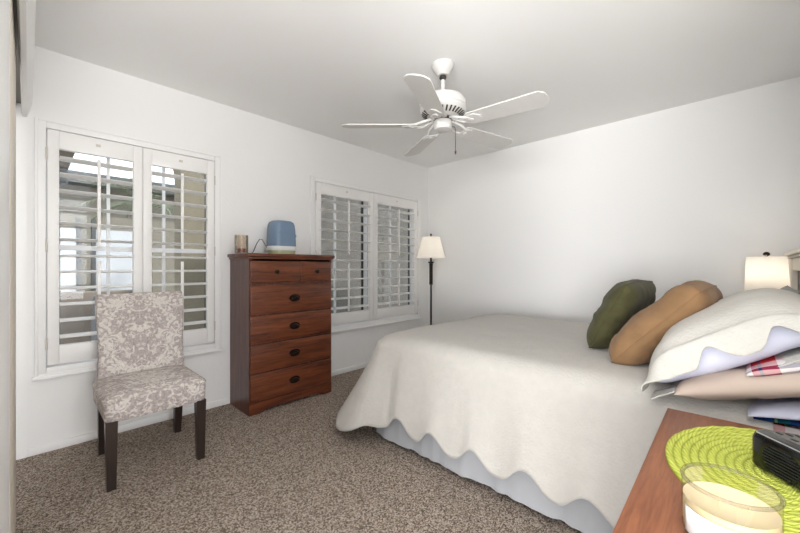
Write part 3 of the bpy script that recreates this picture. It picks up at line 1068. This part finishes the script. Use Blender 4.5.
# olive cushion, standing
g_ = tag(pillow_bm(0.52, 0.42, 0.085, 0.085, 3, 4.0, 0.02, wr=0.016, rnd=0.14, pk=0.016).obj('throw_pillow', M['green'], angle=80), 'olive green velvet throw pillow leaning on the tan pillow', 'pillow', 'throw pillows')
place(g_, (2.34, 0.50, 0.858), R(63), R(-4))
seam(0.52, 0.42, 0.02, 0.004, rnd=0.14).obj('piping', M['green'], g_)
t_ = tag(pillow_bm(0.50, 0.51, 0.092, 0.092, 8, 4.2, 0.02, wr=0.016, rnd=0.2, pk=0.016).obj('throw_pillow', M['tan'], angle=80), 'tan suede throw pillow between the olive pillow and the white sham', 'pillow', 'throw pillows')
place(t_, (2.06, 0.268, 0.855), R(47), R(-3))
seam(0.50, 0.51, 0.02, 0.004, rnd=0.2).obj('piping', M['tan'], t_)

# stack at the head, from the bottom up
o = tag(pillow_bm(0.74, 0.24, 0.022, 0.012, 21, 4, 0.02, pu=10).obj('bed_pillow', M['blue_plaid'], angle=80), 'blue and green plaid pillow at the bottom of the stack', 'pillow', 'bed pillows in the near stack')
place(o, (1.97, -0.14, 0.645), R(3), 0)
o = tag(pillow_bm(0.76, 0.26, 0.03, 0.014, 25, 4, 0.02, pu=10).obj('bed_pillow', M['lavender'], angle=80), 'thin white pillow between the taupe pillow and the blue plaid pillow', 'pillow', 'bed pillows in the near stack')
place(o, (1.96, -0.135, 0.672), R(10), 0)
tp = tag(pillow_bm(0.76, 0.44, 0.052, 0.046, 31, 3.4, 0.01, wr=0.014, pu=9).obj('bed_pillow', M['taupe'], angle=80), 'taupe pillow sticking out below the white scalloped sham', 'pillow', 'bed pillows in the near stack')
place(tp, (1.925, -0.035, 0.745), R(17), 0)
rp = tag(pillow_bm(0.74, 0.26, 0.03, 0.028, 37, 3.4, 0.02, pu=9).obj('bed_pillow', M['red_plaid'], angle=80), 'red and white plaid pillow between the taupe pillow and the white sham', 'pillow', 'bed pillows in the near stack')
place(rp, (1.93, -0.125, 0.825), R(20), 0)

# sham: an inner pillow in a pale case, with scalloped cover sheets above and below
sham = thing('pillow_sham', 'white scalloped pillow sham on top of the stack, its pale lavender pillow showing', 'pillow', group='bed pillows in the near stack')
place(sham, (1.96, 0.055, 0.868), R(31), 0)
SW, SH = 0.72, 0.54
def sag(x, y):
    # soft pillow slumping over the stack: the foot side droops, the head side levels off
    return -2.0 * max(0.0, y - 0.08) ** 2 - 1.4 * max(0.0, -0.10 - y) ** 2 - 0.042 * min(1.5, max(0.0, (-0.08 - x) / 0.28)) ** 1.6 * min(1.0, max(0.0, 1 - (y - 0.1) / 0.15))
PU, PV = 8, 2.8
ip = pillow_bm(0.72, 0.50, 0.09, 0.073, 41, PV, 0.0, wr=0.008, pu=PU, rnd=0.06, bend=sag)
ip.obj('inner_pillow', M['lavender'], sham, angle=80)
def cover(sign, t, hem, depth, drop):
    b = B()
    def f(a, c):
        v = -1.0 + 2.0 * c                  # head side to foot side
        y = v * SH / 2
        sc_ = (0.5 + 0.5 * math.cos(2 * PI * (y - 0.04) / 0.185)) ** 1.8 * min(1.0, max(0.0, (0.72 - v) / 0.2))
        ext = hem - depth * sc_ + 0.03 * max(0, v - 0.75) / 0.25
        aa = min(1.0, a / 0.72)
        x = 0.385 + (-0.350 - 0.385) * aa
        k = max(0.0, (1 - min(1, abs(max(x, -0.345)) / 0.385) ** PU) * (1 - min(1, abs(v) * 0.985) ** PV)) ** 0.55
        z = sign * (0.006 + t * k)
        q = max(0.0, (a - 0.72) / 0.28) * ext
        fl = min(1.0, max(0.0, (0.97 - v) / 0.3))
        x -= (0.04 * (1 - math.exp(-q / 0.03)) + 0.15 * q) * fl + q * (1 - fl)
        z -= drop * max(0.0, q - 0.012) * fl
        z += 0.005 * noise.noise(Vector((x * 9, y * 9, 5 + sign)))
        return (x, y, z + sag(x, y))
    b.grid(f, 56, 70)
    return b
solid(cover(1, 0.098, 0.088, 0.052, 1.0).obj('cover', M['sham'], sham, angle=80), 0.004)
solid(cover(-1, 0.076, 0.042, 0.010, 0.0).obj('under_cover', M['sham'], sham, angle=80), 0.004)

gp = tag(pillow_bm(0.60, 0.34, 0.05, 0.05, 51, 3.0, 0.03).obj('bed_pillow', M['flange_shadow'], angle=80), 'added grey cushion standing in for the shadowed sham flange, against the headboard', 'pillow', 'bed pillows in the near stack')  # added cushion, its grey stands for the sham flange in shadow
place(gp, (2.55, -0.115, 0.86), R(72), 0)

# ------------------------------------------------------------------ far bedside: nightstand and lamp
fn = thing('nightstand', 'far nightstand carrying the white lamp, hidden behind the bed', 'nightstand', (3.47, -0.07, 0))
b = B(); b.box(-0.2, 0.2, -0.19, 0.19, 0.06, 0.6); b.obj('carcass', M['dresser_z'], fn, smooth=False)
b = B(); b.box(-0.215, 0.215, -0.2, 0.205, 0.6, 0.625, 0.005); b.obj('top', M['dresser_x'], fn)
for x in (-0.17, 0.17):
    for y in (-0.16, 0.16):
        b = B(); b.box(x - 0.02, x + 0.02, y - 0.02, y + 0.02, 0, 0.06); b.obj('leg', M['dresser_z'], fn, smooth=False)
for z in (0.1, 0.35):
    b = B(); b.box(-0.185, 0.185, 0.19, 0.205, z, z + 0.22, 0.004); d = b.obj('drawer', M['dresser_x'], fn)
    b = B(); b.lathe([(0.006, 0), (0.006, 0.012), (0.015, 0.018), (0.012, 0.026)], 14, Matrix.Translation((0, 0.205, z + 0.11)) @ Matrix.Rotation(-PI / 2, 4, 'X'))
    b.obj('knob', M['bronze'], d)
tl = thing('table_lamp', 'table lamp with a small white drum shade beside the headboard', 'lamp', (3.40, -0.105, 0.625))
b = B(); b.lathe([(0.06, 0), (0.062, 0.01), (0.045, 0.02), (0.02, 0.04), (0.03, 0.1), (0.042, 0.16), (0.03, 0.22), (0.012, 0.25), (0.01, 0.36), (0.012, 0.38)], 24)
b.obj('base', M['bronze'], tl)
b = B(); b.lathe([(0.106, 0.33), (0.097, 0.562)], 40, cap0=False, cap1=False)
solid(b.obj('lamp_shade', M['shade_white'], tl), 0.002)
b = B(); b.tube([(0, 0, 0.38), (0, 0, 0.562)], 0.003, 6)
b.lathe([(0.003, 0.562), (0.008, 0.566), (0.017, 0.574), (0.018, 0.582), (0.012, 0.592), (0.002, 0.596)], 16)
b.obj('finial', M['bronze'], tl)
b = B(); b.lathe([(0.012, 0.385), (0.026, 0.44), (0.02, 0.47), (0.005, 0.48)], 16)
b.obj('bulb', M['shade_white'], tl)
bulb_light('table_lamp_glow', (3.40, -0.105, 1.09), 2.0, (1.0, 0.95, 0.88))

# ------------------------------------------------------------------ near nightstand with what stands on it
NX0, NX1, NY1, NZ = 0.64, 1.434, 0.162, 0.67
ns = thing('nightstand', 'reddish brown nightstand holding the green mat, in front of the bed head', 'nightstand', (NX0, WY, 0), R(1.2))
w_, d_ = NX1 - NX0, NY1 - WY
b = B(); b.box(0.02, w_ - 0.02, 0.016, d_ - 0.02, 0.06, NZ - 0.026)
b.obj('carcass', M['dresser_z'], ns, smooth=False)
b = B(); b.box(0, w_, 0.016, d_, NZ - 0.026, NZ, 0.003, 2)
b.obj('top', M['night_top'], ns)
for x in (0.045, w_ - 0.045):
    for y in (0.045, d_ - 0.045):
        b = B(); b.box(x - 0.02, x + 0.02, y - 0.02, y + 0.02, 0, 0.06); b.obj('leg', M['dresser_z'], ns, smooth=False)
for z0, z1 in ((0.09, 0.35), (0.37, 0.625)):
    b = B(); b.box(0.04, w_ - 0.04, d_ - 0.02, d_ - 0.004, z0, z1, 0.005); d = b.obj('drawer', M['dresser_x'], ns)
    for x in (0.22, w_ - 0.22):
        b = B(); b.lathe([(0.006, 0), (0.006, 0.010), (0.014, 0.014), (0.011, 0.02)], 14, Matrix.Translation((x, d_ - 0.004, (z0 + z1) / 2)) @ Matrix.Rotation(-PI / 2, 4, 'X'))
        b.obj('knob', M['bronze'], d)

b = B()                                     # woven oval mat: braid rings
ea, eb = 0.270, 0.205
rings = []
NB = 120
for k in range(13 * 6 + 1):
    f = 1 - k / (13 * 6)
    if f < 0.02:
        break
    z = 0.0035 + 0.0030 * abs(math.sin(PI * k / 6))
    rings.append([Vector((ea * f * math.cos(2 * PI * i / NB), eb * f * math.sin(2 * PI * i / NB), z + 0.0012 * math.sin(i * PI * 0.5 + (k // 6) * 1.7) * (0.4 + abs(math.sin(PI * k / 6))))) for i in range(NB)])
low = [Vector((ea * math.cos(2 * PI * i / NB), eb * math.sin(2 * PI * i / NB), 0.0005)) for i in range(NB)]
b.loft([low] + rings)
o = tag(b.obj('placemat', M['mat_green'], angle=70), 'lime green woven oval placemat on the nightstand', 'placemat')
o.location = (1.125, -0.062, NZ)

cj = thing('candle_jar', 'cream candle in a wide clear glass jar on the nightstand edge', 'candle', (0.795, 0.018, NZ))
b = B(); b.lathe([(0.048, 0.0), (0.055, 0.003), (0.0605, 0.012), (0.0615, 0.05), (0.0615, 0.088), (0.0615, 0.094)], 48, cap1=False)
b.obj('glass', M['jar'], cj)
b = B()
tor = []
for k in range(49):
    a = 2 * PI * k / 48
    tor.append(Vector((0.0605 * math.cos(a), 0.0605 * math.sin(a), 0.0965)))
b.tube(tor, 0.0032, 8, False)
b.obj('rim', M['rim'], cj)
b = B(); b.lathe([(0.05, 0.004), (0.0585, 0.012), (0.0595, 0.03), (0.0595, 0.066), (0.057, 0.0655), (0.03, 0.064), (0.001, 0.064)], 48)
b.obj('wax', M['wax'], cj)
for q in range(3):
    a = 2 * PI * q / 3 + 0.6
    b = B(); b.tube([(0.024 * math.cos(a), 0.024 * math.sin(a), 0.064), (0.0245 * math.cos(a), 0.0245 * math.sin(a), 0.078)], 0.0012, 6)
    b.obj('wick', M['wick'], cj)
b = B()                                     # blank paper label wrapped round the side
lab = []
for z in (0.014, 0.056):
    lab.append([Vector((0.0621 * math.cos(R(a)), 0.0621 * math.sin(R(a)), z)) for a in range(120, 262, 6)])
b.loft(lab, closed=False)
solid(b.obj('label', M['paper'], cj), 0.0006)

# cordless phone base / clock radio
ph = thing('clock_radio', 'black clock radio with an oval speaker on the green placemat', 'clock radio', (1.128, -0.008, NZ + 0.0085))
ex = Vector((-0.73, -0.683, 0)).normalized()
ey = Vector((ex.y, -ex.x, 0))
if ey.dot(Vector((0.68, -0.73, 0))) < 0:
    ey = -ey
pm = Matrix(((ex.x, ey.x, 0, 0), (ex.y, ey.y, 0, 0), (0, 0, 1, 0), (0, 0, 0, 1)))
b = B()
prof = [(0.006, 0.0), (0.0, 0.006), (0.0, 0.066), (0.006, 0.078), (0.02, 0.082), (0.10, 0.070), (0.112, 0.064), (0.115, 0.055), (0.115, 0.0)]
rr = []
for x, s in ((0.0, 0.86), (0.004, 0.95), (0.012, 1.0), (0.205, 1.0), (0.213, 0.95), (0.217, 0.86)):
    rr.append([pm @ Vector((x, 0.0575 + (y - 0.0575) * s, 0.038 + (z - 0.038) * s)) for y, z in prof])
b.loft(rr)
body = b.obj('body', M['black'], ph, angle=35)
def front(x, y, z):
    return pm @ Vector((x, y, z))
b = B()
ov = []
for r_, dy in ((1.0, 0.0004), (0.97, -0.0014), (0.86, -0.0014), (0.82, 0.0002)):
    ov.append([front(0.068 + 0.045 * r_ * math.copysign(abs(math.cos(a)) ** 0.7, math.cos(a)), -dy - 0.0006 if dy < 0 else -0.0002, 0.037 + 0.031 * r_ * math.copysign(abs(math.sin(a)) ** 0.7, math.sin(a))) for a in [2 * PI * k / 40 for k in range(40)]])
b.loft(ov)
b.obj('speaker_ring', M['black'], body)
b = B()
for k in range(9):
    zz = 0.012 + 0.0062 * k
    hw_ = 0.038 * math.sqrt(max(0.05, 1 - ((zz - 0.037) / 0.029) ** 2))
    b.tube([front(0.068 - hw_, -0.001, zz), front(0.068 + hw_, -0.001, zz)], 0.0014, 6)
b.obj('speaker_grille', M['grille'], body)
b = B(); b.tube([front(0.012, 0.004, 0.0775), front(0.205, 0.004, 0.0775)], 0.0016, 6)
b.obj('chrome_line', M['silver'], body)
b = B()
ang = math.atan2(-0.012, 0.08)
tm = pm @ Matrix.Translation((0, 0.02, 0.0822)) @ Matrix.Rotation(ang, 4, 'X')
b.box(0.012, 0.205, 0.002, 0.078, -0.001, 0.0012, 0.001, 1, tm)
b.obj('top_panel', M['phone_top'], body)
for i in range(6):
    for j in range(3):
        b = B(); b.box(0.024 + 0.03 * i, 0.036 + 0.03 * i, 0.012 + 0.021 * j, 0.02 + 0.021 * j, 0.001, 0.0035, 0.001, 1, tm)
        b.obj('button', M['button'], body)
b = B()
b.box(0.125, 0.205, -0.0012, 0.001, 0.02, 0.055, 0.0005, 1, pm)
b.obj('display', M['screen'], body)

# ------------------------------------------------------------------ outside the windows
b = B(); b.box(-8, 14, RY + 0.15, 16, -0.25, -0.12)
struct(b.obj('ground', M['ground'], smooth=False), 'gravel yard outside')
nh = thing('neighbor_house', 'tan stucco house with white garage doors seen through the shutters behind the chair', 'house', (0.6, 9.0, -0.12))
b = B()
b.box(-5, 2.6, 0, 4, 0, 2.75)
b.obj('wall', M['stucco'], nh, smooth=False)
b = B(); b.box(-5.3, 2.8, -0.4, 4.3, 2.75, 2.95); b.obj('roof', M['darkframe'], nh, smooth=False)
for x0, x1 in ((-1.2, 0.02), (0.30, 0.95)):
    b = B()
    b.box(x0, x1, -0.04, 0.0, 0.0, 1.95)
    gd = b.obj('garage_door', M['garage'], nh, smooth=False)
    for xa, xb in ((x0 - 0.06, x0), (x1, x1 + 0.07)):
        b = B(); b.box(xa, xb, -0.07, 0.0, 0, 2.15)
        b.obj('door_post', M['darkframe'], gd, smooth=False)
b = B(); b.box(-2.5, 1.1, 6.0, 6.2, -0.12, 0.80, 0.02)
tag(b.obj('garden_wall', M['lowwall']), 'low dusty stucco garden wall outside the window behind the chair', 'wall')
b = B(); b.box(1.2, 9.0, 4.5, 4.7, -0.12, 2.9)
tag(b.obj('block_wall', M['greywall'], smooth=False), 'tall grey block wall close outside the window by the floor lamp', 'wall')
b = B()
b.box(1.10, 1.32, 4.2, 4.45, -0.12, 2.05)
rings = []
for k in range(9):
    a = PI / 2 * k / 8
    cx_, cz = 0.60, 2.05
    rings.append([Vector((cx_ + r * math.cos(a), y, cz + r * math.sin(a))) for r, y in ((0.5, 4.2), (0.72, 4.2), (0.72, 4.45), (0.5, 4.45))])
b.loft(rings)
tag(b.obj('patio_arch', M['column'], smooth=False), 'sand coloured stucco arch column on the patio outside', 'column')
pr = thing('patio_roof', 'grey patio roof edge outside the top of the window behind the chair', 'roof', (-1.2, 3.25, 1.95))
b = B(); b.box(-1.5, 1.5, 0.6, 2.1, 0.22, 0.32); b.obj('deck', M['lowwall'], pr, smooth=False)
b = B(); b.box(-1.5, 1.5, 1.98, 2.1, 0.06, 0.22); b.obj('fascia', M['darkframe'], pr, smooth=False)
b = B(); b.box(1.36, 1.44, 2.0, 2.08, -2.07, 0.06); b.obj('post', M['darkframe'], pr, smooth=False)
gr = thing('grill', 'covered grey barbecue grill on the patio outside', 'grill', (0.78, 5.0, -0.12))
b = B(); b.box(-0.3, 0.3, -0.22, 0.22, 0.0, 0.72, 0.05, 3); b.obj('cover', M['grill'], gr)
b = B(); b.loft([[Vector((x, y * s, z)) for x, y in rrect(0.29, 0.2, 0.05)] for s, z in ((1, 0.72), (0.95, 0.82), (0.7, 0.9), (0.3, 0.93))]); b.obj('lid', M['grill'], gr)

def palm(name, loc, h, n, ln, m, label, cat, droop=0.9, wdt=0.05, seed=1, pinn=True):
    rnd = random.Random(seed)
    r = thing(name, label, cat, loc)
    if h > 0.1:
        b = B(); b.tube([(0, 0, 0), (0.02, 0, h * 0.5), (0, 0, h)], [0.12, 0.09, 0.1], 12)
        b.obj('trunk', M['bark'], r)
    b = B()
    for k in range(n):
        a = 2 * PI * k / n + rnd.uniform(-0.2, 0.2)
        e = rnd.uniform(0.2, 1.1)
        pts = []
        for q in range(9):
            f = q / 8
            rr_ = ln * f * math.cos(e * (1 - 0.3 * f))
            zz = h + ln * (math.sin(e) * f - droop * f * f * 0.5)
            pts.append(Vector((rr_ * math.cos(a), rr_ * math.sin(a), max(zz, 0.02))))
        side = Vector((-math.sin(a), math.cos(a), 0))
        if pinn:
            b.tube(pts, 0.008, 5)
            for q in range(1, 8):
                for s in (-1, 1):
                    for h2 in (0.0, 0.5):
                        p = pts[q].lerp(pts[q + 1], h2)
                        tip = p + side * s * ln * 0.28 * math.sin(PI * min(0.95, (q + h2) / 9 + 0.1)) + (pts[q + 1] - pts[q]) * 1.2 + Vector((0, 0, -0.05))
                        d = (pts[q + 1] - pts[q]).normalized() * 0.012
                        b.add([p - d, p + d, tip, p + Vector((0, 0, 0.008))], [(0, 1, 2), (0, 3, 2), (1, 3, 2)])
        else:
            ring = []
            for q, p in enumerate(pts):
                w = wdt * (0.6 + 0.6 * math.sin(PI * q / 8)) * (1 - q / 8.3)
                ring.append([p - side * w, p + Vector((0, 0, 0.012)), p + side * w, p + Vector((0, 0, -0.006))])
            b.loft(ring)
    b.obj('fronds', m, r)
    return r
palm('palm_tree', (1.35, 7.2, -0.12), 2.25, 16, 1.0, M['leaf'], 'palm tree outside, above the garden wall', 'palm tree', 1.0, seed=4)
palm('agave_plant', (3.6, 3.92, -0.12), 0.02, 18, 0.5, M['agave'], 'pale agave plant at the foot of the grey block wall', 'plant', 0.3, 0.035, 5, False)
palm('agave_plant', (4.5, 3.88, -0.12), 0.02, 18, 0.58, M['agave'], 'larger pale agave plant further along the grey block wall', 'plant', 0.3, 0.04, 9, False)
